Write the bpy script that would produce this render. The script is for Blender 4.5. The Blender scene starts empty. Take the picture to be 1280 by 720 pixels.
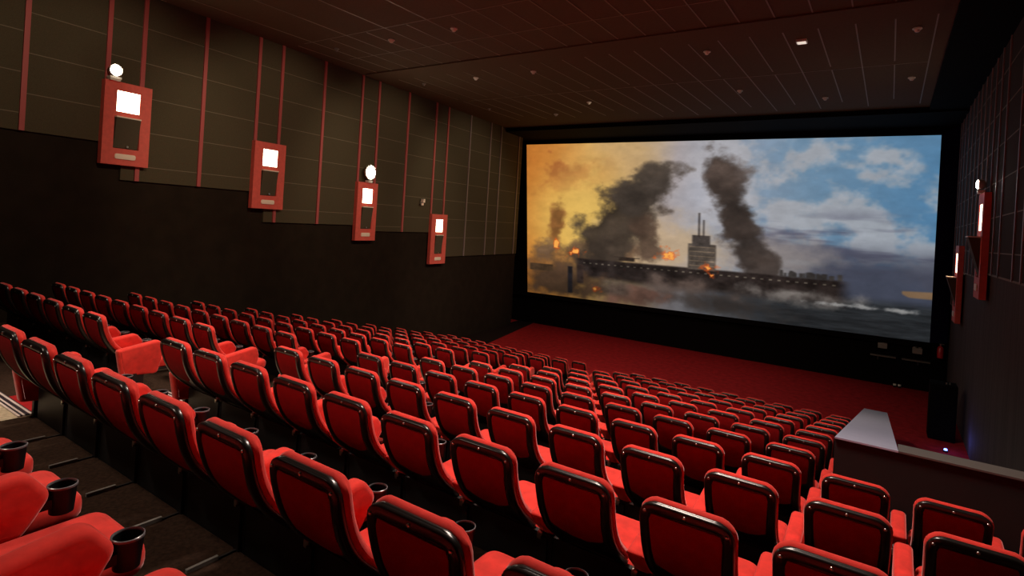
import bpy, math, random
import numpy as np
from mathutils import Vector, Matrix

# ------------------------------------------------------------------ camera, world, exposure
SC = bpy.context.scene
COL = SC.collection
ZC = 4.675                      # camera height above the flat carpet in front of the screen
PSI, RHO, FPX, PY = 0.5878, 0.0608, 710.4934, 277.707
cd = bpy.data.cameras.new('camera'); cam = bpy.data.objects.new('camera', cd); COL.objects.link(cam)
cd.sensor_fit = 'HORIZONTAL'; cd.sensor_width = 36.0
cd.lens = FPX * 36.0 / 1280.0
cd.shift_x = 0.0; cd.shift_y = -(360.0 - PY) / 1280.0
cd.clip_start = 0.02; cd.clip_end = 200
fw = Vector((-math.sin(PSI), math.cos(PSI), 0)); rt = Vector((math.cos(PSI), math.sin(PSI), 0)); up = Vector((0, 0, 1))
cr, sr = math.cos(RHO), math.sin(RHO)
xa = rt * cr + up * sr          # image x axis
ya = up * cr - rt * sr          # image y axis (up)
M = Matrix.Identity(4)
for r_ in range(3):
    M[r_][0] = xa[r_]; M[r_][1] = ya[r_]; M[r_][2] = -fw[r_]
M[2][3] = ZC
cam.matrix_world = M
SC.camera = cam
# principal point is (640, PY); the shift acts along the rolled image axes

SC.view_settings.view_transform = 'Standard'; SC.view_settings.look = 'None'
SC.view_settings.gamma = 1.0; SC.view_settings.use_curve_mapping = False
SC.view_settings.exposure = 0.0

w = bpy.data.worlds.new('world'); SC.world = w; w.use_nodes = True
w.node_tree.nodes['Background'].inputs[0].default_value = (0.5, 0.35, 0.3, 1)
w.node_tree.nodes['Background'].inputs[1].default_value = 0.004

def lamp(name, kind, loc, energy, color, size=0.3, target=None, spot=None, size_y=None):
    l = bpy.data.lights.new(name, kind); o = bpy.data.objects.new(name, l); COL.objects.link(o)
    o.location = loc; l.energy = energy; l.color = color
    if kind == 'AREA':
        l.size = size
        if size_y: l.shape = 'RECTANGLE'; l.size_y = size_y
    else: l.shadow_soft_size = size
    if kind == 'SPOT' and spot: l.spot_size = math.radians(spot); l.spot_blend = 0.6
    if target is not None:
        d = Vector(target) - Vector(loc); o.rotation_euler = d.to_track_quat('-Z', 'Y').to_euler()
    return o
CEIL = ZC + 4.07
# house lights recessed in the ceiling above the seats (their light only; the fittings are out of frame), then added fill spots
lamp('house_light_rear', 'SPOT', (-5.8, -0.9, CEIL - 0.1), 800, (1.0, 0.80, 0.64), 0.5, (-5.0, 1.9, 2.9), spot=62)
lamp('house_light_middle', 'SPOT', (-2.0, 4.4, CEIL - 0.1), 1800, (1.0, 0.80, 0.68), 0.6, (-2.0, 4.9, 2.0), spot=110)
lamp('house_light_side', 'SPOT', (-8.0, 4.4, CEIL - 0.1), 800, (1.0, 0.80, 0.66), 0.6, (-7.6, 6.0, 1.8), spot=100)
lamp('house_light_front', 'SPOT', (-5.0, 6.6, CEIL - 0.1), 2300, (1.0, 0.80, 0.60), 0.6, (-5.6, 11.5, 0.6), spot=96)
lamp('carpet_fill', 'SPOT', (-8.0, 15.5, CEIL - 0.1), 750, (1.0, 0.80, 0.70), 0.6, (-9.0, 18.0, 0.0), spot=100)  # added fill without a fitting, brightens the front carpet
lamp('aisle_light', 'SPOT', (-6.1, 2.2, CEIL - 0.1), 420, (1.0, 0.84, 0.62), 0.15, (-6.0, 2.6, 2.4), spot=40)
for k_, (yy_, e_) in enumerate([(3.6, 430), (7.6, 560), (11.8, 620), (16.5, 620)]):
    lamp('wall_fill', 'SPOT', (-6.0, yy_, CEIL - 0.12), e_, (1.0, 0.82, 0.56), 0.10, (-13.0, yy_ + .8, CEIL - 3.7), spot=62)  # added fill spots without fittings, brighten the left wall

# ------------------------------------------------------------------ helpers
def srgb(r, g, b):
    f = lambda c: (c / 255 / 12.92) if c / 255 <= 0.04045 else ((c / 255 + 0.055) / 1.055) ** 2.4
    return (f(r), f(g), f(b), 1)

MATS = {}
def mat(name, col, rough=0.6, metal=0.0, sheen=0.0, noise=0.0, nscale=40.0, bump=0.0, spec=0.5, emit=None, estr=0.0, stretch=None, coat=0.0):
    m = bpy.data.materials.new(name); m.use_nodes = True
    nt = m.node_tree; b = nt.nodes['Principled BSDF']
    b.inputs['Base Color'].default_value = col; b.inputs['Roughness'].default_value = rough
    b.inputs['Metallic'].default_value = metal; b.inputs['Specular IOR Level'].default_value = spec
    if sheen:
        b.inputs['Sheen Weight'].default_value = sheen; b.inputs['Sheen Roughness'].default_value = 0.35
        b.inputs['Sheen Tint'].default_value = (1.0, 0.62, 0.6, 1)
    if coat: b.inputs['Coat Weight'].default_value = coat
    if emit:
        b.inputs['Emission Color'].default_value = emit; b.inputs['Emission Strength'].default_value = estr
    if noise or bump:
        tc = nt.nodes.new('ShaderNodeTexCoord'); mp = nt.nodes.new('ShaderNodeMapping')
        nt.links.new(tc.outputs['Object'], mp.inputs['Vector'])
        if stretch: mp.inputs['Scale'].default_value = stretch
        nz = nt.nodes.new('ShaderNodeTexNoise'); nz.inputs['Scale'].default_value = nscale; nz.inputs['Detail'].default_value = 4
        nt.links.new(mp.outputs['Vector'], nz.inputs['Vector'])
        if noise:
            cr_ = nt.nodes.new('ShaderNodeValToRGB')
            lo = tuple(c * (1 - noise) for c in col[:3]) + (1,); hi = tuple(min(1, c * (1 + noise)) for c in col[:3]) + (1,)
            cr_.color_ramp.elements[0].position = 0.3; cr_.color_ramp.elements[1].position = 0.7
            cr_.color_ramp.elements[0].color = lo; cr_.color_ramp.elements[1].color = hi
            nt.links.new(nz.outputs['Fac'], cr_.inputs['Fac']); nt.links.new(cr_.outputs['Color'], b.inputs['Base Color'])
        if bump:
            bp = nt.nodes.new('ShaderNodeBump'); bp.inputs['Strength'].default_value = bump; bp.inputs['Distance'].default_value = 0.01
            nt.links.new(nz.outputs['Fac'], bp.inputs['Height']); nt.links.new(bp.outputs['Normal'], b.inputs['Normal'])
    MATS[name] = m
    return m

velvet = mat('red_velvet', (0.78, 0.046, 0.034, 1), 0.85, sheen=0.75, noise=0.16, nscale=14, bump=0.15, spec=0.2)
velvet_back = mat('red_back_fabric', (0.27, 0.004, 0.006, 1), 0.9, noise=0.10, nscale=20, bump=0.1, spec=0.15)
plastic = mat('black_gloss_plastic', (0.010, 0.008, 0.007, 1), 0.28, spec=0.6)
black_metal = mat('black_metal', (0.008, 0.008, 0.008, 1), 0.5)
steel = mat('steel', (0.6, 0.57, 0.52, 1), 0.3, metal=1.0)
cup_mat = mat('black_cup_plastic', (0.006, 0.006, 0.007, 1), 0.45, spec=0.3)
cup_rim = mat('cup_rim_grey', (0.16, 0.16, 0.17, 1), 0.25, spec=0.7)
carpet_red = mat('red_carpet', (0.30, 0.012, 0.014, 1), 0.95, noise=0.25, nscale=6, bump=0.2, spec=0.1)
carpet_shaded = mat('shaded_brown_carpet', (0.040, 0.022, 0.014, 1), 0.95, noise=0.35, nscale=45, bump=0.3, spec=0.1)  # terrace carpet darkened: shade between the rows is put into the colour
carpet_tan = mat('tan_carpet', (0.46, 0.38, 0.27, 1), 0.95, noise=0.2, nscale=30, bump=0.2, spec=0.1)
floor_dark = mat('dark_floor', (0.012, 0.006, 0.005, 1), 0.95, noise=0.2, nscale=30, spec=0.1)
wall_low = mat('dark_brown_fabric', (0.020, 0.013, 0.009, 1), 0.95, noise=0.15, nscale=3, bump=0.1, spec=0.1)
panel = mat('olive_acoustic_panel', (0.078, 0.062, 0.038, 1), 0.9, noise=0.10, nscale=60, bump=0.12, spec=0.15)
joint = mat('panel_joint', (0.16, 0.125, 0.085, 1), 0.7)
batten_red = mat('red_batten', (0.42, 0.075, 0.075, 1), 0.5)
batten_grey = mat('grey_batten', (0.24, 0.18, 0.18, 1), 0.5)
wall_rpanel = mat('right_acoustic_panel', (0.040, 0.028, 0.022, 1), 0.9, noise=0.1, nscale=60, spec=0.15)
wall_rlow = mat('right_wall_grain', (0.075, 0.062, 0.062, 1), 0.85, noise=0.25, nscale=2.2, stretch=(1, 6, 0.15), spec=0.15)
ceil_mat = mat('brown_ceiling_tile', (0.095, 0.064, 0.036, 1), 0.9, noise=0.08, nscale=25, spec=0.15)
tbar = mat('ceiling_bar', (0.20, 0.16, 0.11, 1), 0.6)
black_cloth = mat('black_masking_cloth', (0.004, 0.003, 0.003, 1), 0.95, spec=0.05)
blue_lit_cloth = mat('blue_lit_masking_cloth', (0.007, 0.005, 0.03, 1), 0.9, spec=0.05)  # blue glow on the right masking is put into the cloth colour
parapet_top = mat('blue_lit_laminate', (0.40, 0.41, 0.54, 1), 0.45, noise=0.05, nscale=8)  # light grey top with the bluish screen light put into its colour
parapet_side = mat('black_parapet', (0.005, 0.004, 0.004, 1), 0.8)
ledge_mat = mat('grey_ledge', (0.11, 0.095, 0.085, 1), 0.5)
board = mat('red_sconce_board', (0.74, 0.115, 0.09, 1), 0.55, noise=0.08, nscale=12)
lampglass = mat('lamp_window', (0.9, 0.8, 0.65, 1), 0.3, emit=(1.0, 0.80, 0.55, 1), estr=9.0)
floodglass = mat('flood_lens', (0.9, 0.9, 0.85, 1), 0.2, emit=(1.0, 0.90, 0.72, 1), estr=110.0)
speaker_mat = mat('speaker_grille', (0.075, 0.060, 0.036, 1), 0.85, noise=0.2, nscale=120)
pale = mat('pale_plastic', (0.95, 0.80, 0.68, 1), 0.45)
white = mat('white_plastic', (0.75, 0.72, 0.66, 1), 0.4)
nosing_w = mat('pale_nosing', (0.62, 0.52, 0.48, 1), 0.4)
nosing_d = mat('dark_nosing', (0.02, 0.012, 0.02, 1), 0.4)
grey_box = mat('grey_fixture', (0.20, 0.19, 0.17, 1), 0.5)
red_gloss = mat('red_enamel', (0.55, 0.02, 0.03, 1), 0.3)
blue_glow = mat('blue_led', (0.1, 0.2, 0.9, 1), 0.3, emit=(0.12, 0.2, 1.0, 1), estr=8.0)

class MB:
    def __init__(s): s.v = []; s.f = []; s.m = []; s.smooth = []
    def add(s, vs, fs, m=0, smooth=False):
        o = len(s.v); s.v += [tuple(p) for p in vs]
        for f in fs: s.f.append([i + o for i in f]); s.m.append(m); s.smooth.append(smooth)
    def hexa(s, p, m=0):        # 8 points: bottom 4 (ccw seen from above), top 4
        s.add(p, [(3, 2, 1, 0), (4, 5, 6, 7), (0, 1, 5, 4), (1, 2, 6, 5), (2, 3, 7, 6), (3, 0, 4, 7)], m)
    def box(s, x0, x1, y0, y1, z0, z1, m=0):
        s.hexa([(x0, y0, z0), (x1, y0, z0), (x1, y1, z0), (x0, y1, z0), (x0, y0, z1), (x1, y0, z1), (x1, y1, z1), (x0, y1, z1)], m)
    def quad(s, a, b, c, d, m=0): s.add([a, b, c, d], [(0, 1, 2, 3)], m)
    def loops(s, Ls, m=0, cap0=True, cap1=True, smooth=True):
        n = len(Ls[0]); vs = [p for L in Ls for p in L]; fs = []
        for k in range(len(Ls) - 1):
            for i in range(n):
                j = (i + 1) % n
                fs.append((k * n + i, k * n + j, (k + 1) * n + j, (k + 1) * n + i))
        if cap0: fs.append(tuple(reversed(range(n))))
        if cap1: fs.append(tuple((len(Ls) - 1) * n + i for i in range(n)))
        s.add(vs, fs, m, smooth)
    def lathe(s, prof, c=(0, 0, 0), n=20, m=0, cap0=True, cap1=True, ax=None):
        Ls = []
        for r, h in prof:
            L = []
            for i in range(n):
                a = 2 * math.pi * i / n
                p = Vector((r * math.cos(a), r * math.sin(a), h))
                if ax is not None: p = ax @ p
                L.append(p + Vector(c))
            Ls.append(L)
        s.loops(Ls, m, cap0, cap1)
    def build(s, name, mats, parent=None, loc=None):
        me = bpy.data.meshes.new(name); me.from_pydata(s.v, [], s.f); 
        if not isinstance(mats, (list, tuple)): mats = [mats]
        for mm in mats: me.materials.append(mm)
        me.polygons.foreach_set('material_index', s.m); me.polygons.foreach_set('use_smooth', s.smooth)
        me.update()
        import bmesh
        bm = bmesh.new(); bm.from_mesh(me); bmesh.ops.recalc_face_normals(bm, faces=bm.faces); bm.to_mesh(me); bm.free()
        if any(s.smooth):
            try: me.set_sharp_from_angle(angle=math.radians(50))
            except Exception: pass
        o = bpy.data.objects.new(name, me); COL.objects.link(o)
        if parent: o.parent = parent
        if loc: o.location = loc
        return o

def empty(name, loc, label=None, cat=None, group=None, rz=0):
    o = bpy.data.objects.new(name, None); COL.objects.link(o); o.location = loc; o.rotation_euler = (0, 0, rz)
    o.empty_display_size = 0.1
    if label: tag(o, label, cat, group)
    return o
def tag(o, label, cat, group=None):
    o['label'] = label; o['category'] = cat
    if group: o['group'] = group
    return o
def struct(o): o['kind'] = 'structure'; return o

def inset(poly, d):             # inward offset of a convex-ish ccw polygon
    n = len(poly); out = []
    for i in range(n):
        p0 = poly[i - 1]; p1 = poly[i]; p2 = poly[(i + 1) % n]
        def nrm(a, b):
            dx, dy = b[0] - a[0], b[1] - a[1]; l = math.hypot(dx, dy) or 1e-9
            return (-dy / l, dx / l)
        n1 = nrm(p0, p1); n2 = nrm(p1, p2)
        bx, by = n1[0] + n2[0], n1[1] + n2[1]; l = math.hypot(bx, by) or 1e-9
        bx /= l; by /= l
        k = d / max(0.35, bx * n1[0] + by * n1[1])
        out.append((p1[0] + bx * k, p1[1] + by * k))
    return out
def rounded(pts, r, seg=5):     # round the corners of a ccw polygon; r may be a list
    n = len(pts); out = []
    for i in range(n):
        rr = r[i] if isinstance(r, (list, tuple)) else r
        p = Vector(pts[i]); a = Vector(pts[i - 1]); b = Vector(pts[(i + 1) % n])
        if rr <= 0: out.append(tuple(p)); continue
        da = (a - p).normalized(); db = (b - p).normalized()
        ang = da.angle(db); t = min(rr / math.tan(ang / 2), (a - p).length * .49, (b - p).length * .49)
        s0 = p + da * t; s1 = p + db * t
        for k in range(seg + 1):
            u = k / seg
            q = s0 * (1 - u) ** 2 + p * 2 * u * (1 - u) + s1 * u ** 2
            out.append(tuple(q))
    return out
def slab(mb, poly, n0, n1, fr, bev=0.02, m=0, seg=3):   # polygon extruded from n0 to n1 with rounded edges; fr maps (u,v,n)->xyz
    Ls = []; sg = 1 if n1 > n0 else -1
    b = min(bev, abs(n1 - n0) / 2)
    for k in range(seg + 1):
        a = math.pi / 2 * k / seg
        Ls.append([fr(u, v, n0 + sg * b * (1 - math.sin(a))) for u, v in inset(poly, b * (1 - math.cos(math.pi / 2 - a)))][:] if False else
                  [fr(u, v, n0 + sg * b * (1 - math.cos(a))) for u, v in inset(poly, b * (1 - math.sin(a)))])
    for k in range(seg + 1):
        a = math.pi / 2 * (1 - k / seg)
        Ls.append([fr(u, v, n1 - sg * b * (1 - math.cos(a))) for u, v in inset(poly, b * (1 - math.sin(a)))])
    mb.loops(Ls, m)

# ------------------------------------------------------------------ measured layout
S = 0.56; XM = -0.2185 * S; DY = 2.0361 * S; DZ = 0.439 * S
Yr = lambda i: (2.4729 + 2.0361 * (i - 1)) * S
Fz = lambda i: DZ * (12 - i)                       # floor height of row i
RISER = lambda i: Yr(i) + 0.28                     # row i's terrace starts here
WX = lambda y: -21.5 * S - 0.1056 * y              # left wall
XR = 1.72                                          # right wall
AX0, AX1 = XM - 12 * S + S / 2, XM - 9 * S - S / 2 # aisle between the seat blocks
FRONT = 23.0
nl = math.hypot(1, 0.1056)
def wp(y, z, off=0.0):                             # point on left wall, off = distance into the room
    return (WX(y) + off / nl, y + off * 0.1056 / nl, z)

# ------------------------------------------------------------------ floor
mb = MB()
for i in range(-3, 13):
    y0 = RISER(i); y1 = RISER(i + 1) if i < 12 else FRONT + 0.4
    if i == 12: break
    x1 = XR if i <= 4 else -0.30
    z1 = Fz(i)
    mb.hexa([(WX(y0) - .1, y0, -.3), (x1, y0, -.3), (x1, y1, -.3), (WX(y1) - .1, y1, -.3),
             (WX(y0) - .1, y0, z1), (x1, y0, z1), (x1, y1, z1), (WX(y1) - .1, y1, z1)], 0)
struct(mb.build('floor_terraces', [carpet_shaded]))
mb = MB()
y0 = RISER(12)
mb.hexa([(WX(y0) - .1, y0, -.3), (XR, y0, -.3), (XR, FRONT + .4, -.3), (-15.2, FRONT + .4, -.3),
         (WX(y0) - .1, y0, 0), (XR, y0, 0), (XR, FRONT + .4, 0), (-15.2, FRONT + .4, 0)], 0)
mb.box(-0.30, XR, RISER(5) - .02, y0, -.3, 0)
struct(mb.build('floor', [carpet_red]))
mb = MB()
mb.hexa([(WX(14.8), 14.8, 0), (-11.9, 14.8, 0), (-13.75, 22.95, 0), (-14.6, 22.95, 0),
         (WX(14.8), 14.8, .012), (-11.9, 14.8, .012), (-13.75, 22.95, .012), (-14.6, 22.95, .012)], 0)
struct(mb.build('floor_dark_strip', [floor_dark]))  # darker strip of floor along the left wall
# aisle: tan treads, a half step in front of every riser, striped nosings
mb = MB(); nos = 0
def nosing(y, z):
    global nos
    nos += 1
    q = MB()
    for k, (a, b, mi) in enumerate([(0.0, .018, 0), (.018, .045, 1), (.045, .06, 0), (.06, .075, 1), (.075, .09, 0)]):
        q.box(AX0 + .03, AX1 - .03, y - b, y - a, z + .001, z + .012, mi)
    q.box(AX0 + .03, AX1 - .03, y - .001, y + .008, z - .03, z + .012, 1)
    struct(q.build('trim_%d' % nos, [nosing_w, nosing_d]))
for i in range(0, 12):
    y0, y1 = RISER(i), RISER(i + 1); z = Fz(i)
    mb.box(AX0 + .02, AX1 - .02, y0 + .36, y1 - .0005, z, z + .006, 0)          # tan tread
    mb.box(AX0 + .02, AX1 - .02, y0 + .001, y0 + .36, z, z + DZ / 2, 1)         # half step in red
    nosing(y0 + .36, z + DZ / 2); nosing(y1, z + .004)
struct(mb.build('floor_aisle', [carpet_tan, carpet_red]))

# ------------------------------------------------------------------ left wall
ZA = lambda z: z + ZC
mb = MB()
ys = [-4 + k for k in range(0, 26)] + [21.95]
for a, b in zip(ys[:-1], ys[1:]):
    mb.quad(wp(a, -.3), wp(b, -.3), wp(b, CEIL + .2), wp(a, CEIL + .2))
mb.quad(wp(21.95, -.3), (-15.0, 22.1, -.3), (-15.0, 22.1, CEIL + .2), wp(21.95, CEIL + .2))
mb.quad((-15.0, 22.1, -.3), (-15.0, FRONT + .4, -.3), (-15.0, FRONT + .4, CEIL + .2), (-15.0, 22.1, CEIL + .2))
struct(mb.build('wall_left', [wall_low]))
BAT = [('a', 3.35), ('b', 4.61), ('c', 5.24), ('d', 6.53), ('e', 7.88), ('f', 8.55), ('g', 9.95), ('h', 11.41), ('i', 12.14),
       ('j', 13.60), ('k', 15.15), ('l', 15.91), ('m', 17.45), ('n', 19.03), ('o', 19.92), ('p', 21.6)]
SEC = [(-4, 4.95, 1.05), (4.95, 8.25, .36), (8.25, 11.8, -.37), (11.8, 15.6, -.54), (15.6, 21.95, -1.43)]
def zb_left(y):
    for a, b, z in SEC:
        if a <= y < b: return z
    return -1.43
mb = MB()
for a, b, z in SEC:
    mb.hexa([wp(a, ZA(z), .05), wp(a, ZA(z), 0), wp(b, ZA(z), 0), wp(b, ZA(z), .05),
             wp(a, CEIL, .05), wp(a, CEIL, 0), wp(b, CEIL, 0), wp(b, CEIL, .05)], 0)
rnd = random.Random(4)
bys = [-4, .9, 2.1] + [y for _, y in BAT] + [21.95]
for a, b in zip(bys[:-1], bys[1:]):
    ph = rnd.choice([0.0, 0.0, .35]) if b < 17 else 0.0
    for k in range(10):
        z = 3.41 - ph - .69 * k
        for q, r_, zb in SEC:
            aa, bb = max(a, q), min(b, r_)
            if bb - aa > .05 and z > zb + .1 and z < 4.0:
                mb.hexa([wp(aa, ZA(z), .053), wp(aa, ZA(z), .04), wp(bb, ZA(z), .04), wp(bb, ZA(z), .053),
                         wp(aa, ZA(z) + .014, .053), wp(aa, ZA(z) + .014, .04), wp(bb, ZA(z) + .014, .04), wp(bb, ZA(z) + .014, .053)], 1)
struct(mb.build('wall_left_upper', [panel, joint]))
tn = 100
for nm, y in BAT + [('x', .9), ('y', 2.1)]:
    zb = {'b': 1.5, 'e': .9, 'h': .7, 'i': .7, 'k': -.3, 'l': -.3}.get(nm, zb_left(y + .02))
    if nm in 'cf': zb = zb_left(y + .1)
    q = MB(); hw = .04 if nm in 'abcdefghijkl' else .03
    q.hexa([wp(y - hw, ZA(zb), .08), wp(y - hw, ZA(zb), .05), wp(y + hw, ZA(zb), .05), wp(y + hw, ZA(zb), .08),
            wp(y - hw, CEIL, .08), wp(y - hw, CEIL, .05), wp(y + hw, CEIL, .05), wp(y + hw, CEIL, .08)])
    tn += 1
    struct(q.build('trim_%d' % tn, [batten_red if nm in 'abcdefghijklxy' else batten_grey]))  # left battens near the screen are greyed for the dimmer light there

# ------------------------------------------------------------------ right wall
mb = MB()
mb.box(XR, XR + .15, -4, FRONT + .4, -.3, CEIL + .2)
struct(mb.build('wall_right', [wall_rlow]))
SECR = [(-4, 15.5, -.47), (15.5, 19.75, -.62), (19.75, 22.6, -1.72)]
mb = MB()
for a, b, z in SECR:
    mb.box(XR - .05, XR, a, b, ZA(z), CEIL, 0)
    mb.box(XR - .056, XR, a, b, ZA(z) - .012, ZA(z) + .022, 1)
    for k in range(8):
        zz = 3.41 - .69 * k
        if zz > z + .12: mb.box(XR - .055, XR - .04, a, b, ZA(zz), ZA(zz) + .02, 1)
struct(mb.build('wall_right_upper', [wall_rpanel, joint]))
for y in [9.95, 11.41, 12.14, 13.60, 14.4, 15.15, 15.91, 16.7, 17.45, 18.2, 19.03, 19.92, 20.8, 21.6, 22.3]:
    zb = [z for a, b, z in SECR if a <= y < b][0]
    q = MB(); q.box(XR - .07, XR - .05, y - .03, y + .03, ZA(zb), CEIL); tn += 1
    struct(q.build('trim_%d' % tn, [batten_grey]))

# ------------------------------------------------------------------ back and front walls, ceiling
mb = MB(); mb.box(-12.2, XR + .1, -4.2, -4, -.3, CEIL + .2); struct(mb.build('wall_back', [wall_low]))
mb = MB(); mb.box(-15.2, XR + .1, FRONT, FRONT + .3, -.3, CEIL + .2); struct(mb.build('wall_front', [black_cloth]))
mb = MB()
mb.hexa([(-15.4, -4.2, CEIL), (XR + .1, -4.2, CEIL), (XR + .1, FRONT + .3, CEIL), (-15.4, FRONT + .3, CEIL),
         (-15.4, -4.2, CEIL + .2), (XR + .1, -4.2, CEIL + .2), (XR + .1, FRONT + .3, CEIL + .2), (-15.4, FRONT + .3, CEIL + .2)], 0)
# suspension bars of the tile grid
rnd = random.Random(11)
def lbar(x, y0, y1, wd=.012):
    if y1 > y0: mb.box(x - wd, x + wd, y0, y1, CEIL - .008, CEIL + .002, 1)
for k in range(-24, 2):
    x = -.12 + .62 * k
    xl = WX(19.5) + .8
    if x < -12.6: continue
    e = 19.7 if x > -7.6 else 18.2
    if k % 2 == 1:
        lbar(x, -3.5, 11.3); lbar(x, 12.15, e)
    else:
        lbar(x, -3.5, 2.0); lbar(x, 2.9, 5.6); lbar(x, 8.7, 11.3); lbar(x, 12.15, 15.0); lbar(x, 15.3, 18.9)
for y in (-.9, 2.0, 5.6, 8.65, 10.06, 15.3):
    mb.box(-12.2, .5, y - .008, y + .008, CEIL - .006, CEIL + .002, 1)
mb.box(-13.0, .56, 11.32, 12.12, CEIL - .03, CEIL + .002, 0)
struct(mb.build('ceiling', [ceil_mat, tbar]))
mb = MB(); mb.box(-15.2, XR + .1, 20.3, FRONT, CEIL - .16, CEIL - .001); mb.box(.75, XR, -4, 20.3, CEIL - .1, CEIL - .001)
struct(mb.build('ceiling_soffit', [black_cloth]))

# ceiling fittings
dl = [(-1.71, 12.83, 1), (-3.61, 12.83, 0), (-3.71, 16.65, 0), (-1.74, 18.23, 0), (.22, 12.87, 0), (.23, 16.61, 0), (-8.4, 16.71, 0),
      (-10.45, 18.16, 0), (-8.17, 12.85, 0), (-9.88, 9.31, 0), (-7.99, 9.3, 0), (-10.09, 12.83, 0), (-11.73, 9.25, 0), (-12.07, 12.82, 0), (-12.35, 16.59, 0)]
names_row = {9: 'the fitting row nearest the camera', 12: 'the middle fitting row', 13: 'the middle fitting row', 16: 'the second fitting row from the screen', 18: 'the pair nearest the screen', 17: 'the second fitting row from the screen'}
byrow = {}
for d in dl: byrow.setdefault(names_row[int(round(d[1] - .3))] if int(round(d[1] - .3)) in names_row else names_row[int(d[1])], []).append(d)
ordn = ['leftmost', 'second from left', 'third from left', 'fourth from left', 'fifth from left', 'sixth from left', 'seventh from left']
for rn, L in byrow.items():
    L.sort()
    for k, (x, y, sq) in enumerate(L):
        t = empty('ceiling_detector' if not sq else 'ceiling_light', (x, y, CEIL))
        dull = x < -11.5
        if sq:
            tag(t, 'square white ceiling light among the small round ceiling fittings', 'light')
            q = MB(); q.box(-.10, .10, -.10, .10, -.05, -.001); q.build('housing', white, t)
            q = MB(); q.box(-.08, .08, -.08, .08, -.056, -.05); q.build('diffuser', mat('ceiling_light_diffuser', (.9, .85, .75, 1), .4, emit=(1, .9, .75, 1), estr=.7), t)
        else:
            tag(t, 'small round ceiling detector, %s in %s' % (ordn[k], rn), 'detector', 'ceiling detectors')
            s_ = .75 if dull else 1.0
            q = MB(); q.lathe([(.075 * s_, -.001), (.08 * s_, -.02), (.06 * s_, -.035)], n=16); q.build('base', grey_box if dull else white, t)
            q = MB(); q.lathe([(.045 * s_, -.035), (.045 * s_, -.06), (.03 * s_, -.075), (.001, -.078)], n=14); q.build('sensor_head', grey_box if dull else white, t)

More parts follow.
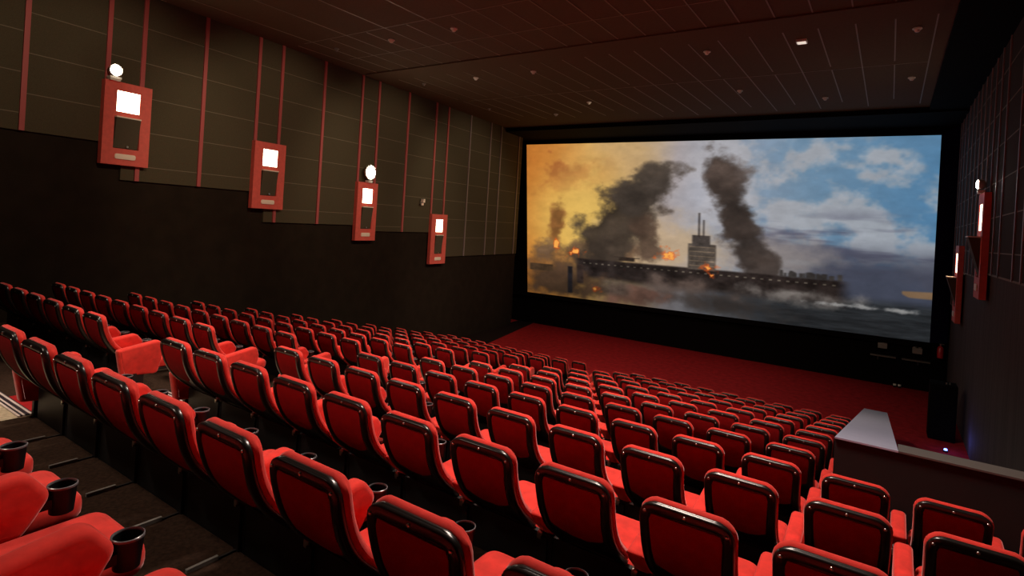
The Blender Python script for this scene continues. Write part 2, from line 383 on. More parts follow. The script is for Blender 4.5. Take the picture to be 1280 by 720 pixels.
# ------------------------------------------------------------------ screen (painted in code: a plain stormy sea, smoke, a dark ship)
SCR = dict(tl=(-14.66, ZA(3.735)), tr=(1.20, ZA(3.65)), bl=(-14.11, ZA(-3.24)), br=(1.22, ZA(-3.06)))
SY = 22.86
def paint(nx, ny):
    rng = np.random.RandomState(3)
    def vnoise(fx, fy, seed):
        r = np.random.RandomState(seed)
        g = r.rand(int(fy) + 3, int(fx) + 3)
        uu = np.linspace(0, fx, nx); vv = np.linspace(0, fy, ny)
        iu = uu.astype(int); iv = vv.astype(int); fu = uu - iu; fv = vv - iv
        fu = fu * fu * (3 - 2 * fu); fv = fv * fv * (3 - 2 * fv)
        a = g[np.ix_(iv, iu)]; b = g[np.ix_(iv, iu + 1)]; c = g[np.ix_(iv + 1, iu)]; d = g[np.ix_(iv + 1, iu + 1)]
        return (a * (1 - fu) + b * fu) * (1 - fv)[:, None] + (c * (1 - fu) + d * fu) * fv[:, None]
    def fbm(fx, fy, seed, o=5):
        s = 0; t = 0; a = 1
        for k in range(o):
            s = s + a * vnoise(fx * 2 ** k, fy * 2 ** k, seed + 17 * k); t += a; a *= .55
        return s / t
    U, V = np.meshgrid(np.linspace(0, 1, nx), np.linspace(0, 1, ny))     # V down
    sst = lambda x, a, b: np.clip((x - a) / (b - a), 0, 1) ** 2 * (3 - 2 * np.clip((x - a) / (b - a), 0, 1))
    def mix(A, B, t): return A * (1 - t[..., None]) + np.array(B, float) * t[..., None] if not isinstance(B, np.ndarray) or B.ndim == 1 else A * (1 - t[..., None]) + B * t[..., None]
    n1 = fbm(4, 3, 1); n2 = fbm(9, 5, 50); n3 = fbm(16, 10, 90); n4 = fbm(40, 30, 130)
    st = [(0, (186, 112, 44)), (.10, (200, 132, 60)), (.22, (206, 160, 92)), (.34, (190, 158, 114)), (.44, (166, 156, 156)), (.58, (140, 150, 166)), (.75, (106, 134, 158)), (1, (80, 122, 156))]
    img = np.zeros((ny, nx, 3))
    for c in range(3): img[..., c] = np.interp(np.clip(U + (n1 - .5) * .14, 0, 1), [s[0] for s in st], [s[1][c] for s in st])
    # warm haze low left
    img = mix(img, (226, 188, 96), sst(1 - np.hypot((U - .17) / .26, (V - .52) / .5), 0, .8) * .75)
    img = mix(img, (140, 72, 40), sst(n2, .5, .66) * sst(.34 - U, 0, .3) * sst(.45 - V, 0, .4) * .75)
    # clouds on the right
    cl = sst(n2 + .35 * (n3 - .5), .46, .66) * sst(U, .38, .6)
    img = mix(img, (172, 168, 170), cl * .75)
    img = mix(img, (188, 186, 194), sst(1 - np.hypot((U - .55) / .13, (V - .28) / .34), 0, 1) * .5)
    dk = sst(fbm(3, 9, 300), .40, .56) * sst(U, .5, .72) * sst(V, .34, .5) * sst(.78 - V, 0, .1)
    img = mix(img, (80, 80, 98), dk * .9)
    img = mix(img, (62, 64, 78), sst(V, .50, .70) * sst(U, .62, .82) * .93)
    # pale mist behind the ship
    mist = sst(1 - np.hypot((U - .42) / .30, (V - .64) / .26) + (n3 - .5) * .8, .1, .8)
    img = mix(img, (186, 160, 128), mist * .85)
    mist = sst(1 - np.hypot((U - .70) / .2, (V - .66) / .2) + (n3 - .5) * .8, .1, .9)
    img = mix(img, (150, 140, 134), mist * .75)
    # plain billowing smoke plumes (no figures), wind blown
    def plume(cx, cy, rx, ry, lean, col, op, seed, soft=.55):
        nonlocal img
        nn = fbm(18, 12, seed); mm = fbm(8, 6, seed + 7)
        x = (U - cx - lean * (cy - V)) / rx; y = (V - cy) / ry
        d = 1 - np.hypot(x, y) + (nn - .5) * 1.2 + (mm - .5) * .9
        t = sst(d, .0, soft) * op
        c = np.array(col, float) * (0.55 + .95 * nn[..., None])
        img = img * (1 - t[..., None]) + c * t[..., None]
    plume(.105, .50, .032, .20, .05, (120, 72, 40), .8, 400)
    plume(.07, .80, .16, .10, 0, (120, 80, 45), .8, 410)
    plume(.185, .72, .17, .13, .3, (84, 64, 48), .92, 420)
    plume(.29, .50, .125, .36, .25, (54, 45, 38), .96, 430)
    plume(.375, .58, .05, .22, -.1, (70, 54, 44), .85, 435)
    plume(.365, .32, .085, .24, .2, (58, 50, 44), .93, 440)
    plume(.60, .40, .062, .34, -.12, (52, 43, 38), .96, 450)
    plume(.575, .25, .075, .15, .1, (74, 62, 56), .9, 455)
    plume(.66, .66, .05, .24, -.2, (52, 44, 40), .9, 460)
    # sea
    sea = sst(V, .80, .86) * sst(U, .45, .78)
    wv = fbm(26, 90, 500, 4)
    img = mix(img, np.stack([22 + 38 * wv, 24 + 40 * wv, 26 + 42 * wv], -1), sea * .97)
    # dark ship hull and deck along the waterline
    def rect(u0, u1, v0, v1, col, op=1.0, e=.004):
        nonlocal img
        t = sst(U, u0 - e, u0 + e) * sst(-U, -u1 - e, -u1 + e) * sst(V, v0 - e, v0 + e) * sst(-V, -v1 - e, -v1 + e) * op
        c = np.array(col, float) * (.6 + .8 * n4[..., None])
        img = img * (1 - t[..., None]) + c * t[..., None]
    vd = .745 + .015 * (U - .2)
    t = sst(V, .735, .75) * sst(-V, -.90, -.84) * sst(U, .16, .18) * sst(-U, -.86, -.82)
    img = img * (1 - t[..., None]) + (np.stack([46 * n4 + 14, 40 * n4 + 10, 38 * n4 + 9], -1)) * t[..., None]
    rect(.49, .56, .60, .75, (84, 74, 66)); rect(.50, .545, .55, .62, (72, 64, 60)); rect(.515, .519, .42, .56, (50, 44, 42)); rect(.527, .53, .46, .56, (50, 44, 42))
    for k in range(5): rect(.493, .557, .615 + .027 * k, .62 + .027 * k, (140, 118, 96), .6, .002)
    rect(.30, .345, .715, .735, (44, 34, 28)); rect(.285, .36, .712, .717, (40, 32, 28), .8, .002)
    for k in range(34): rect(.19 + .019 * k, .197 + .019 * k, .765, .772, (150, 140, 120), .45, .0015)
    for k in range(26):
        u0 = rng.uniform(.70, .83); rect(u0, u0 + rng.uniform(.004, .012), .725 - rng.uniform(0, .015), .745, (54, 50, 48))
    # near wreckage, lower left
    plume(.13, .91, .19, .13, 0, (74, 54, 40), .93, 520)
    plume(.60, .93, .22, .10, 0, (66, 58, 54), .9, 525, .8); plume(.36, .93, .10, .10, 0, (132, 92, 78), .9, 530)
    rect(.01, .09, .80, .845, (70, 52, 36)); rect(.14, .155, .80, .97, (30, 28, 32)); rect(.17, .19, .78, .90, (52, 40, 36)); rect(.25, .33, .86, .95, (104, 92, 82), .7, .02)
    # smoke and spray over the hull
    plume(.50, .86, .16, .08, 0, (96, 80, 72), .75, 540, .8)
    sp = sst(1 - np.hypot((U - .74) / .16, (V - .83) / .07) + (n3 - .5) * 1.5, .1, .9)
    img = mix(img, (150, 142, 136), sp * .8)
    sp = sst(1 - np.hypot((U - .85) / .14, (V - .865) / .018) + (n4 - .5) * 1.6, .1, .8)
    img = mix(img, (170, 168, 166), sp * .8)
    # fires
    for (fu, fv, ru, rv, sd) in [(.165, .705, .035, .035, 1), (.432, .68, .034, .05, 2), (.538, .735, .03, .05, 3), (.10, .67, .012, .06, 4), (.23, .93, .02, .03, 5)]:
        f = sst(1 - np.hypot((U - fu) / ru, (V - fv) / rv) + (fbm(60, 40, 600 + sd, 3) - .5) * 1.7, .1, .9)
        img = mix(img, (226, 84, 26), f * .9); img = mix(img, (255, 190, 90), sst(f, .6, 1) * .8)
    # patterned sail-like deck end, far right
    t = sst(U, .945, .95) * sst(-V, -.80, -.79) * sst(V - .77 + (U - .95) * .1, -.01, .0) * sst((V - .77) * -1 + (U - .945) * 1.3, -.012, .0)
    img = mix(img, (126, 98, 70), t * .9)
    img *= .93 + .14 * n4[..., None]
    img *= (1 - .38 * sst(V, .76, .98) * (1 - .5 * sst(U, .6, .9)))[..., None]
    return np.clip(img, 0, 255)
nx, ny = 700, 320
img = paint(nx, ny)
lin = np.where(img / 255 <= .04045, img / 255 / 12.92, ((img / 255 + .055) / 1.055) ** 2.4)
U, V = np.meshgrid(np.linspace(0, 1, nx), np.linspace(0, 1, ny))
def bil(k):
    return (SCR['tl'][k] * (1 - U) + SCR['tr'][k] * U) * (1 - V) + (SCR['bl'][k] * (1 - U) + SCR['br'][k] * U) * V
X = bil(0); Z = bil(1)
co = np.stack([X, np.full_like(X, SY), Z], -1).reshape(-1, 3)
idx = np.arange(nx * ny).reshape(ny, nx)
fc = np.stack([idx[1:, :-1], idx[1:, 1:], idx[:-1, 1:], idx[:-1, :-1]], -1).reshape(-1, 4)
me = bpy.data.meshes.new('projection_screen')
me.vertices.add(len(co)); me.vertices.foreach_set('co', co.ravel().astype(np.float32))
me.loops.add(fc.size); me.loops.foreach_set('vertex_index', fc.ravel().astype(np.int32))
me.polygons.add(len(fc)); me.polygons.foreach_set('loop_start', np.arange(0, fc.size, 4, dtype=np.int32))
try: me.polygons.foreach_set('loop_total', np.full(len(fc), 4, dtype=np.int32))
except Exception: pass
me.update(calc_edges=True); me.validate()
ca = me.color_attributes.new('picture', 'FLOAT_COLOR', 'POINT')
ca.data.foreach_set('color', np.concatenate([lin.reshape(-1, 3), np.ones((nx * ny, 1))], 1).ravel().astype(np.float32))
ms = bpy.data.materials.new('projected_picture'); ms.use_nodes = True
nt = ms.node_tree; b = nt.nodes['Principled BSDF']; at = nt.nodes.new('ShaderNodeAttribute'); at.attribute_name = 'picture'
b.inputs['Base Color'].default_value = (0.02, 0.02, 0.02, 1); b.inputs['Roughness'].default_value = 1; b.inputs['Specular IOR Level'].default_value = 0
nt.links.new(at.outputs['Color'], b.inputs['Emission Color']); b.inputs['Emission Strength'].default_value = 1.0
me.materials.append(ms)
scr_t = empty('cinema_screen', (-6.5, SY, ZA(-3.3)), 'large lit cinema screen on the black front wall showing smoke, ship and sea', 'screen')
o = bpy.data.objects.new('picture_surface', me); COL.objects.link(o); o.parent = scr_t; o.location = -Vector(scr_t.location)
mb = MB()
tl, tr, bl, br = [SCR[k] for k in ('tl', 'tr', 'bl', 'br')]
def fbar(p, q, r_, s_, m):      # masking bar between picture edge and outer edge
    y0, y1 = SY - .06, FRONT - .001
    P4 = [p, q, r_, s_]
    vs = [(a[0], y0, a[1]) for a in P4] + [(a[0], y1, a[1]) for a in P4]
    mb.add(vs, [(0, 1, 2, 3), (7, 6, 5, 4), (0, 4, 5, 1), (1, 5, 6, 2), (2, 6, 7, 3), (3, 7, 4, 0)], m)
fbar((-14.95, tl[1] + .3), (XR - .05, tr[1] + .3), tr, tl, 0)
fbar(bl, br, (1.22, br[1] - .18), (-14.95, bl[1] - .18), 0)
fbar((-14.95, tl[1] + .3), tl, bl, (-14.95, bl[1] - .18), 0)
fbar(tr, (XR - .05, tr[1] + .3), (XR - .05, br[1] + .05), br, 1)
q = mb.build('masking_frame', [black_cloth, blue_lit_cloth], scr_t); q.location = -Vector(scr_t.location)
q['label'] = 'black masking frame'

# things on and below the front wall
def wall_box(x, z, label):
    t = empty('wall_fixture', (x, FRONT, ZA(z)), label, 'fixture')
    q = MB(); q.box(-.13, .13, -.22, -.001, -.12, .06); q.build('housing', grey_box, t)
    for s_ in (-.07, .07):
        q = MB(); q.lathe([(.05, 0), (.055, .05), (.04, .10), (.01, .11)], (s_, -.12, .06), 14); q.build('lamp_head', grey_box, t)
wall_box(-.04, -3.33, 'small grey twin-headed fixture below screen, left of the two')
wall_box(.91, -3.35, 'small grey twin-headed fixture below screen corner, nearest the red cylinder')
t = empty('wall_shelf', (.45, FRONT, ZA(-3.72)), 'thin grey shelf rail on black wall below the screen', 'shelf')
q = MB(); q.box(-.82, -.10, -.16, -.001, -.02, .02); q.box(.06, .82, -.16, -.001, -.02, .02); q.build('rail', ledge_mat, t)
for x in (-.6, .5):
    q = MB(); q.box(x - .02, x + .02, -.14, -.001, -.14, -.02); q.build('bracket', black_metal, t)
t = empty('fire_extinguisher', (1.51, FRONT - .14, ZA(-3.52)), 'small red fire extinguisher hanging at the right end of front wall', 'extinguisher')
q = MB(); q.lathe([(.06, 0), (.085, .02), (.085, .32), (.05, .38), (.03, .40)], n=18); q.build('cylinder', red_gloss, t)
q = MB(); q.lathe([(.03, .40), (.03, .45)], n=12); q.box(-.03, .09, -.015, .015, .44, .47); q.build('valve', steel, t)
q = MB(); q.box(-.09, .09, .08, .139, .10, .14); q.build('bracket', black_metal, t)
for x, lb in ((.36, 'small pale floor spot at foot of black front wall, left of the pair'), (.49, 'small pale floor spot at foot of black front wall, right of the pair')):
    t = empty('floor_spot', (x, 22.85, 0), lb, 'light')
    q = MB(); q.lathe([(.05, 0), (.05, .03), (.02, .04), (.02, .06)], n=14); q.build('base', black_metal, t)
    q = MB(); q.lathe([(.001, -.01), (.045, 0), (.045, .05), (.001, .055)], (0, -.02, .06), 14); q.build('lamp_head', white, t)

# ------------------------------------------------------------------ entrance parapet on the right
mb = MB()
PT = ZA(-1.665); py0, py1 = 5.66, 15.8
zf = lambda y: PT - .2156 * (y - py0)
x0, x1 = -.31, .14
mb.hexa([(x0, py0, 0), (x1, py0, 0), (x1, py1, 0), (x0, py1, 0), (x0, py0, zf(py0) - .014), (x1, py0, zf(py0) - .014), (x1, py1, zf(py1) - .014), (x0, py1, zf(py1) - .014)], 0)
mb.box(x1, XR, py0, py0 + .16, 0, PT - .014, 0)
struct(mb.build('wall_parapet', [parapet_side]))
mb = MB()
mb.hexa([(x0, py0 - .02, zf(py0) - .014), (x1, py0 - .02, zf(py0) - .014), (x1, py1, zf(py1) - .014), (x0, py1, zf(py1) - .014), (x0, py0 - .02, zf(py0)), (x1, py0 - .02, zf(py0)), (x1, py1, zf(py1)), (x0, py1, zf(py1))], 0)
struct(mb.build('trim_200', [parapet_top]))
mb = MB(); mb.box(x1, XR, py0 - .02, py0 + .18, PT - .014, PT, 0)
struct(mb.build('trim_201', [ledge_mat]))
# black cabinet beside the right wall, blue marker lamp on the floor
t = empty('floor_cabinet', (1.27, 17.55, 0), 'tall black cabinet on red carpet beside the right wall', 'cabinet')
q = MB(); slab(q, rounded([(-.27, 0), (.27, 0), (.27, 1.35), (-.27, 1.35)], .02, 2), 0, .55, lambda u, v, n: (u, n - .1, v), .015); q.build('body', black_cloth, t)
q = MB(); q.box(-.23, .23, -.115, -.101, .1, 1.25); q.build('grille', black_cloth, t)
q = MB(); q.lathe([(.02, 0), (.02, .05)], (.05, .05, 1.35), 10); q.lathe([(.02, 0), (.02, .05)], (.12, .1, 1.35), 10); q.build('knob', steel, t)
t = empty('marker_lamp', (1.30, 16.6, 0), 'tiny glowing blue marker lamp on floor beyond the parapet', 'light')
q = MB(); q.lathe([(.05, 0), (.05, .03), (.035, .04)], n=14); q.build('base', black_metal, t)
q = MB(); q.lathe([(.035, .04), (.03, .07), (.001, .08)], n=14); q.build('lens', blue_glow, t)
lamp('blue_marker_light', 'POINT', (1.45, 16.6, .35), 3, (.15, .2, 1.0), .05)

# ------------------------------------------------------------------ wall sconces with tilted speakers
def sconce(loc, xdir, outdir, label, group='red wall sconces', W=.86, H=1.62, flood=None, floodlabel=None, tilt=.05, fs=1.0):
    X_ = Vector(xdir); O_ = Vector(outdir); L = Vector(loc)
    t = empty('wall_sconce', loc, label, 'wall lamp', group)
    fr = lambda u, v, n: tuple(X_ * u + O_ * n + Vector((0, 0, v)))
    hw = W / 2
    def bx(mb_, u0, u1, v0, v1, n0, n1, m=0):
        mb_.hexa([fr(u0, v0, n0), fr(u1, v0, n0), fr(u1, v0, n1), fr(u0, v0, n1), fr(u0, v1, n0), fr(u1, v1, n0), fr(u1, v1, n1), fr(u0, v1, n1)], m)
    # board with two openings; v measured up from the bottom edge
    lt, lb_, lw = H * .895, H * .645, .21           # lamp window
    st_, sb, sw = H * .59, H * .20, .235         # speaker opening
    q = MB(); D = .12
    bx(q, -hw, hw, lt, H, 0, D); bx(q, -hw, hw, 0, sb, 0, D); bx(q, -hw, hw, st_, lb_, 0, D)
    for s_ in (-1, 1):
        a, b_ = sorted((s_ * lw, s_ * hw)); bx(q, a, b_, lb_, lt, 0, D)
        a, b_ = sorted((s_ * sw, s_ * hw)); bx(q, a, b_, sb, st_, 0, D)
    q.build('board', board, t)
    q = MB(); bx(q, -lw, lw, lb_, lt, 0, D - .012); q.build('lamp_window', lampglass, t)
    # loudspeaker tilted down out of its opening
    q = MB(); a = tilt
    P8 = [fr(-sw + .015, sb + .01, .01), fr(sw - .015, sb + .01, .01), fr(sw - .015, sb + .01, D - .03), fr(-sw + .015, sb + .01, D - .03),
          fr(-sw + .015, st_ - .03, .01), fr(sw - .015, st_ - .03, .01), fr(sw - .015, st_ - .03, D + a), fr(-sw + .015, st_ - .03, D + a)]
    q.hexa(P8); sp = q.build('loudspeaker', speaker_mat, t)
    q = MB(); bx(q, -sw + .01, sw - .01, st_ - .03, st_ - .005, .01, D + a + .01); q.build('lit_top_plate', pale, t)  # pale colour stands in for light on the speaker's top edge
    q = MB(); q.lathe([(.022, 0), (.022, .02)], fr(.02, sb + .045, D - .01), 12, ax=Matrix((X_, Vector((0, 0, 1)), O_)).transposed()); q.build('badge', steel, sp)
    q = MB()
    slab(q, rounded([(-.20, H * .07), (.18, H * .07), (.18, H * .135), (-.20, H * .135)], .04, 4), D - .01, D + .02, fr, .006); q.build('plaque', pale, t)
    if flood is not None:
        f = empty('flood_lamp', L + Vector(fr(flood, H, .14)), floodlabel, 'lamp', 'flood lamps on the sconces')
        q = MB(); bx(q, -.09, .09, 0, .03, -.05, .05); bx(q, -.10, .10, .03, .07, -.06, .06); q.build('base', white, f)
        ax = Matrix((X_, Vector((0, 0, 1)), O_)).transposed()
        q = MB(); q.lathe([(.05 * fs, -.08), (.10 * fs, -.04), (.115 * fs, .05), (.10 * fs, .052)], fr(0, .07 + .12 * fs, 0), 20, ax=ax); q.build('lamp_head', white, f)
        q = MB(); q.lathe([(.10 * fs, .045), (.07 * fs, .075), (.001, .085)], fr(0, .07 + .12 * fs, 0), 20, ax=ax); q.build('lens', floodglass, f)
    return t
xl_ = Vector((-.1056, 1, 0)).normalized(); ol_ = Vector((1, .1056, 0)).normalized()
for yc, zc, lab, fl, flab, W in [
        (4.96, .64, 'largest red sconce at far left of the left wall, white flood lamp on top', -.29, 'bright flood lamp on top of the far left sconce', .86),
        (8.26, -.04, 'second red sconce from the left on left wall, no lamp on top', None, None, .90),
        (11.77, -.82, 'third red sconce from the left, under the bright starry flood lamp', .0, 'brightest flood lamp on top of third sconce from left', .86),
        (15.58, -1.66, 'smallest red sconce on the left wall, nearest the screen', None, None, .96)]:
    p = wp(yc, ZA(zc), .05)
    H = 1.58 if yc < 8 else (1.62 if yc < 10 else (1.74 if yc < 13 else 1.78))
    sconce(p, xl_, ol_, lab, W=W, H=H, flood=fl, floodlabel=flab, fs=2.0 if fl == 0 else 1.0)  # third flood lamp is enlarged to stand in for its glare
xr_ = Vector((0, -1, 0)); or_ = Vector((-1, 0, 0))
sconce((XR - .05, 15.4, ZA(-1.0)), xr_, or_, 'nearer red sconce on the right wall with white lamp on top', flood=0., floodlabel='white flood lamp on top of the nearer right wall sconce', H=2.2, tilt=.2)
sconce((XR - .05, 19.9, ZA(-2.0)), xr_, or_, 'farther red sconce on the right wall, close to the screen', H=2.1, tilt=.2)
t = empty('wall_camera', wp(14.55, ZA(.49), .05), 'small white fitting on left wall between third and fourth sconces', 'fixture')
q = MB(); q.box(-.005, .05, -.05, .05, -.06, .06); q.build('base', grey_box, t)
q = MB(); q.box(.05, .16, -.04, .05, .0, .12); q.box(.08, .14, -.08, .0, -.10, -.02); q.build('lamp_head', pale, t)

# ------------------------------------------------------------------ seats
# rear surface of the backrest in side view: nearly upright at the top, curling forward at the bottom
BP = [(.340, .462), (.275, .515), (.205, .572), (.140, .632), (.088, .700), (.048, .775), (.020, .860), (.004, .940), (.000, 1.005)]
BV = [0.0]
for p, q_ in zip(BP[:-1], BP[1:]): BV.append(BV[-1] + math.hypot(q_[0] - p[0], q_[1] - p[1]))
VT = BV[-1]
def bcurve(v):
    v = min(max(v, -.05), VT + .05)
    k = 0
    while k < len(BV) - 2 and v > BV[k + 1]: k += 1
    u = (v - BV[k]) / (BV[k + 1] - BV[k])
    P0, P1 = BP[k], BP[k + 1]; Pm = BP[max(k - 1, 0)]; Pn = BP[min(k + 2, len(BP) - 1)]
    out = []
    for c in (0, 1):
        m0 = (P1[c] - Pm[c]) / (2 if k > 0 else 1); m1 = (Pn[c] - P0[c]) / (2 if k < len(BP) - 2 else 1)
        h = u if 0 <= u <= 1 else u
        if 0 <= u <= 1:
            out.append((2*u**3 - 3*u**2 + 1) * P0[c] + (u**3 - 2*u**2 + u) * m0 + (-2*u**3 + 3*u**2) * P1[c] + (u**3 - u**2) * m1)
        else: out.append(P0[c] + (P1[c] - P0[c]) * u)
    return out
def bnorm(v):
    a = bcurve(v - .004); b_ = bcurve(v + .004); dy, dz = b_[0] - a[0], b_[1] - a[1]; l = math.hypot(dy, dz)
    return (-dz / l, dy / l)            # points to the rear (and up when the back leans)
def bf(u, v, n):
    c = bcurve(v); nn = bnorm(v)
    return (u, c[0] + nn[0] * n, c[1] + nn[1] * n)
hwT, hwB = .216, .205
def subdiv(poly, step=.03):
    out = []
    for i, p in enumerate(poly):
        q_ = poly[(i + 1) % len(poly)]; d = math.hypot(q_[0] - p[0], q_[1] - p[1]); n = max(1, int(d / step))
        for k in range(n): out.append((p[0] + (q_[0] - p[0]) * k / n, p[1] + (q_[1] - p[1]) * k / n))
    return out
def strip_slab(mb, hw_of_v, vlist, n_out, n_in, crown, rnd, m=0, nu=10):   # a curved slab built from cross sections along v
    pass
def back_outline(vb=0.0):
    base = [(-hwB, vb), (hwB, vb), (hwT, VT), (-hwT, VT)]
    return subdiv(rounded(base, [.05, .05, .09, .09], 7), .025)
def grid_slab(mb, poly_fn, n0, n1, bev, rows=16, cols=8):
    """curved slab: rows along v, symmetric in u; poly_fn(v) gives the half width; n0 rear, n1 front; rounded all round"""
    vb, vt = poly_fn.vb, poly_fn.vt
    vs = [vb + (vt - vb) * (.5 - .5 * math.cos(math.pi * k / rows)) for k in range(rows + 1)]
    def ring(v, fac):
        hw = max(.004, poly_fn(v)); nm = (n0 + n1) / 2; hn = abs(n0 - n1) / 2 * fac; b = min(bev, hn, hw * .9)
        L = []
        for sx, sn in ((1, 1), (-1, 1), (-1, -1), (1, -1)):
            for k in range(5):
                a = math.pi / 2 * k / 4
                if (sx, sn) in ((1, 1), (-1, -1)): ca, sa = math.cos(a), math.sin(a)
                else: ca, sa = math.sin(a), math.cos(a)
                L.append(bf(sx * (hw - b + b * ca), v, nm + sn * (hn - b + b * sa)))
        return L
    Ls = []
    for v in vs:
        e = min(v - vb, vt - v); fac = 1.0
        if e < bev: fac = math.sqrt(max(0.02, 1 - (1 - e / bev) ** 2))
        Ls.append(ring(v, fac))
    mb.loops(Ls, 0)
class HW:
    def __init__(s, vb, vt, inset_=0.0, rt=.085, rb=.05): s.vb = vb; s.vt = vt; s.i = inset_; s.rt = rt; s.rb = rb
    def __call__(s, v):
        t = (v - s.vb) / (s.vt - s.vb); h = hwB + (hwT - hwB) * t - s.i
        for d, r in ((s.vt - v, s.rt), (v - s.vb, s.rb)):
            if d < r: h -= r - math.sqrt(max(0, r * r - (r - d) ** 2))
        return h
def mk_cushion():
    q = MB(); grid_slab(q, HW(.02, VT), -.012, -.066, .027, rows=22); return q
def mk_shell():
    q = MB(); grid_slab(q, HW(.0, VT - .006, .006), .004, -.022, .010, rows=22)
    o = inset(back_outline(.0), .008)
    prof = [(.0, -.004), (.001, .007), (.008, .013), (.034, .015), (.044, .009), (.048, .0)]
    Ls = [[bf(u, v, n) for u, v in inset(o, d)] for d, n in prof]
    q.loops(Ls, 0, False, False)
    return q
def mk_panel():
    q = MB()
    # shield shaped panel, built row by row so that it follows the curved shell
    v0, v1 = .265, VT - .060; rows = 12; Ls = []; nu = 8
    for k in range(rows + 1):
        v = v0 + (v1 - v0) * k / rows
        hw = .146 + .016 * (v - v0) / (v1 - v0)
        lo = v0; 
        if v < v0 + .06: hw = .05 + (hw - .05) * ((v - v0) / .06) ** .8
        if v1 - v < .02: hw -= .012 * (1 - (v1 - v) / .02) ** 2
        Ls.append([bf(-hw + 2 * hw * i / nu, v, .0085) for i in range(nu + 1)])
    vs = [p for L in Ls for p in L]; fs = []
    for k in range(rows):
        for i in range(nu):
            a_ = k * (nu + 1) + i; fs.append((a_, a_ + 1, a_ + nu + 2, a_ + nu + 1))
    q.add(vs, fs, 0, True)
    # edge down to the shell
    bd = [k * (nu + 1) for k in range(rows, -1, -1)] + list(range(1, nu + 1)) + [k * (nu + 1) + nu for k in range(1, rows + 1)] + [rows * (nu + 1) + i for i in range(nu - 1, 0, -1)]
    lo_ = []
    for ii in bd:
        r_, c_ = divmod(ii, nu + 1); v = v0 + (v1 - v0) * r_ / rows; lo_.append(bf(vs[ii][0], v, .002))
    top = [vs[ii] for ii in bd]; n = len(bd)
    q.add(top + lo_, [(i, (i + 1) % n, n + (i + 1) % n, n + i) for i in range(n)], 0, False)
    return q
def mk_screw(u, v):
    q = MB(); nn = bnorm(v); N3 = (0, nn[0], nn[1]); V3 = (0, -nn[1], nn[0])
    ax = Matrix(((1, 0, 0), V3, N3)).transposed()
    q.lathe([(.0085, 0), (.0085, .004), (.005, .007), (.0005, .0075)], bf(u, v, .013), 10, ax=ax); return q
def mk_seat():
    q = MB(); o = rounded([(-.212, .33), (.212, .33), (.208, .785), (-.208, .785)], [.03, .03, .08, .08], 6)
    slab(q, o, .375, .490, lambda u, v, n: (u, v, n + .02 * (v - .5) - (.012 if n > .4 else 0) * (1 - (u / .21) ** 2) * 0), .045, seg=4); return q
def mk_pan():
    q = MB(); o = rounded([(-.195, .33), (.195, .33), (.19, .74), (-.19, .74)], [.03, .03, .06, .06], 5)
    slab(q, o, .33, .376, lambda u, v, n: (u, v, n), .014, seg=2); return q
ARM = rounded([(.33, .46), (.53, .44), (.575, .50), (.628, .585), (.545, .690), (.16, .640), (.20, .575)], [.03, .04, .05, .055, .075, .02, .03], 6)
END = rounded([(.18, .38), (.53, .35), (.585, .60), (.55, .715), (.13, .650)], [.03, .05, .06, .075, .03], 6)
def mk_arm(x, poly=ARM, hw=.048):
    q = MB(); slab(q, poly, x - hw, x + hw, lambda u, v, n: (n, u, v), .030, seg=4); return q
def mk_post(x):
    q = MB(); q.box(x - .020, x + .020, .27, .40, .02, .47); q.box(x - .04, x + .04, .22, .50, 0, .02); return q
def mk_shade_sheet():
    q = MB(); q.box(-.228, .326, .285, .32, .03, .485); return q  # black sheet added to give the dark under the backs
def mk_hinge(x):
    q = MB(); slab(q, rounded([(.275, .445), (.34, .445), (.34, .495), (.275, .495)], .015, 3), x - .05, x - .015, lambda u, v, n: (n, u, v), .006); return q
def mk_cup(x):
    q = MB(); c = (x, .668, 0)
    q.lathe([(.001, .490), (.040, .490), (.0485, .592)], c, 24, cap0=False, cap1=False)
    q.lathe([(.045, .592), (.037, .497), (.001, .496)], c, 24, cap0=False, cap1=False)
    q.box(x - .022, x + .022, .57, .630, .52, .555)
    return q
def mk_cuprim(x):
    q = MB(); c = (x, .668, 0); q.lathe([(.0445, .590), (.044, .595), (.0465, .599), (.050, .597), (.050, .590)], c, 24, cap0=False, cap1=False); return q
def mk_bar(x):
    q = MB(); q.box(x - .008, x + .008, .03, .18, DZ + .001, DZ + .02); q.box(x - .006, x + .006, .18, .29, DZ + .001, DZ + .008, 1); return q

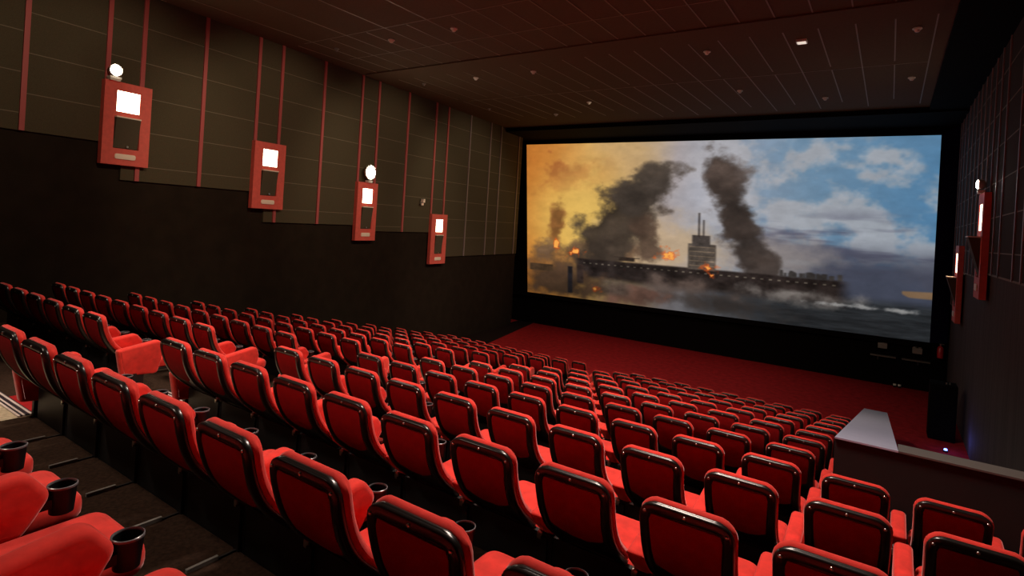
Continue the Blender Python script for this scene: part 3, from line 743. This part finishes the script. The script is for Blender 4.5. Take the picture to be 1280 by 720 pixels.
proto_parts = {}
def make_seat(name='theatre_chair'):
    t = empty(name, (0, 0, 0)); h = S / 2
    P = proto_parts
    P['back'] = mk_cushion().build('backrest_cushion', velvet, t)
    P['shell'] = mk_shell().build('back_shell', plastic, t)
    P['panel'] = mk_panel().build('rear_panel', velvet_back, t)
    P['s0'] = mk_screw(0, VT - .030).build('screw', steel, t)
    P['s1'] = mk_screw(.178, VT - .050).build('screw', steel, t)
    P['s2'] = mk_screw(-.178, VT - .050).build('screw', steel, t)
    P['seat'] = mk_seat().build('seat_cushion', velvet, t)
    P['pan'] = mk_pan().build('seat_pan', plastic, t)
    P['arm'] = mk_arm(h).build('armrest', velvet, t)
    P['cup'] = mk_cup(h).build('cup_holder', cup_mat, P['arm'])
    P['rim'] = mk_cuprim(h).build('cup_rim', cup_rim, P['arm'])
    P['post'] = mk_post(h).build('leg', black_metal, t)
    P['shade'] = mk_shade_sheet().build('shade_sheet', black_metal, t)
    P['hinge'] = mk_hinge(h).build('hinge', steel, t)
    P['bar'] = mk_bar(h).build('support_bar', [grey_box, parapet_side], t)
    P['endR'] = mk_arm(h, END).build('end_panel', velvet, t)
    P['endL'] = mk_arm(-h, END).build('end_panel', velvet, t)
    P['postL'] = mk_post(-h).build('leg', black_metal, t)
    return t
proto = make_seat()
PK = proto_parts
ORD = ['zeroth', 'first', 'second', 'third', 'fourth', 'fifth', 'sixth', 'seventh', 'eighth', 'ninth', 'tenth', 'eleventh', 'twelfth']
def rowname(i):
    if i == 0: return 'row nearest the camera'
    if i == 12: return 'front row'
    if i <= 6: return '%s row from the camera' % ORD[i + 1]
    return '%s row from the screen' % ORD[13 - i]
def place_seat(i, j, j0, j1):
    right = j > -11
    k = (j + 10) if right else (-11 - j)
    lab = 'red cinema chair with black rim, %s %s of aisle, %s' % (ORD[k], 'right' if right else 'left', rowname(i))
    t = proto.copy(); COL.objects.link(t); t.location = (XM + j * S, Yr(i), Fz(i)); tag(t, lab, 'chair', 'red cinema chairs in rows')
    keys = ['back', 'shell', 'panel', 's0', 'seat', 'pan', 'post', 'shade', 'hinge']
    if i <= 7: keys += ['s1', 's2']
    if i <= 2: keys += ['bar']
    lastR = (j == j1)
    if j == j0: keys += ['endL', 'postL']
    keys += ['endR'] if lastR else ['arm']
    for kk in keys:
        c = PK[kk].copy(); COL.objects.link(c); c.parent = t
        if kk == 'arm':
            for sub in ('cup', 'rim'):
                d = PK[sub].copy(); COL.objects.link(d); d.parent = c
ROWS = {0: [(-8, -1)], 1: [(-9, 0)], 2: [(-18, -12), (-9, 0)], 3: [(-20, -12), (-9, 2)], 4: [(-20, -12), (-9, 2)]}
for i in range(5, 13): ROWS[i] = [(-20, -12), (-9, -1)]
for i, blocks in ROWS.items():
    for j0, j1 in blocks:
        for j in range(j0, j1 + 1):
            place_seat(i, j, j0 if j0 in (-20, -9) else None, j1 if j1 in (-12, -1, 2) and not (i == 0) else None)
for k, o in list(PK.items()): bpy.data.objects.remove(o)
bpy.data.objects.remove(proto)
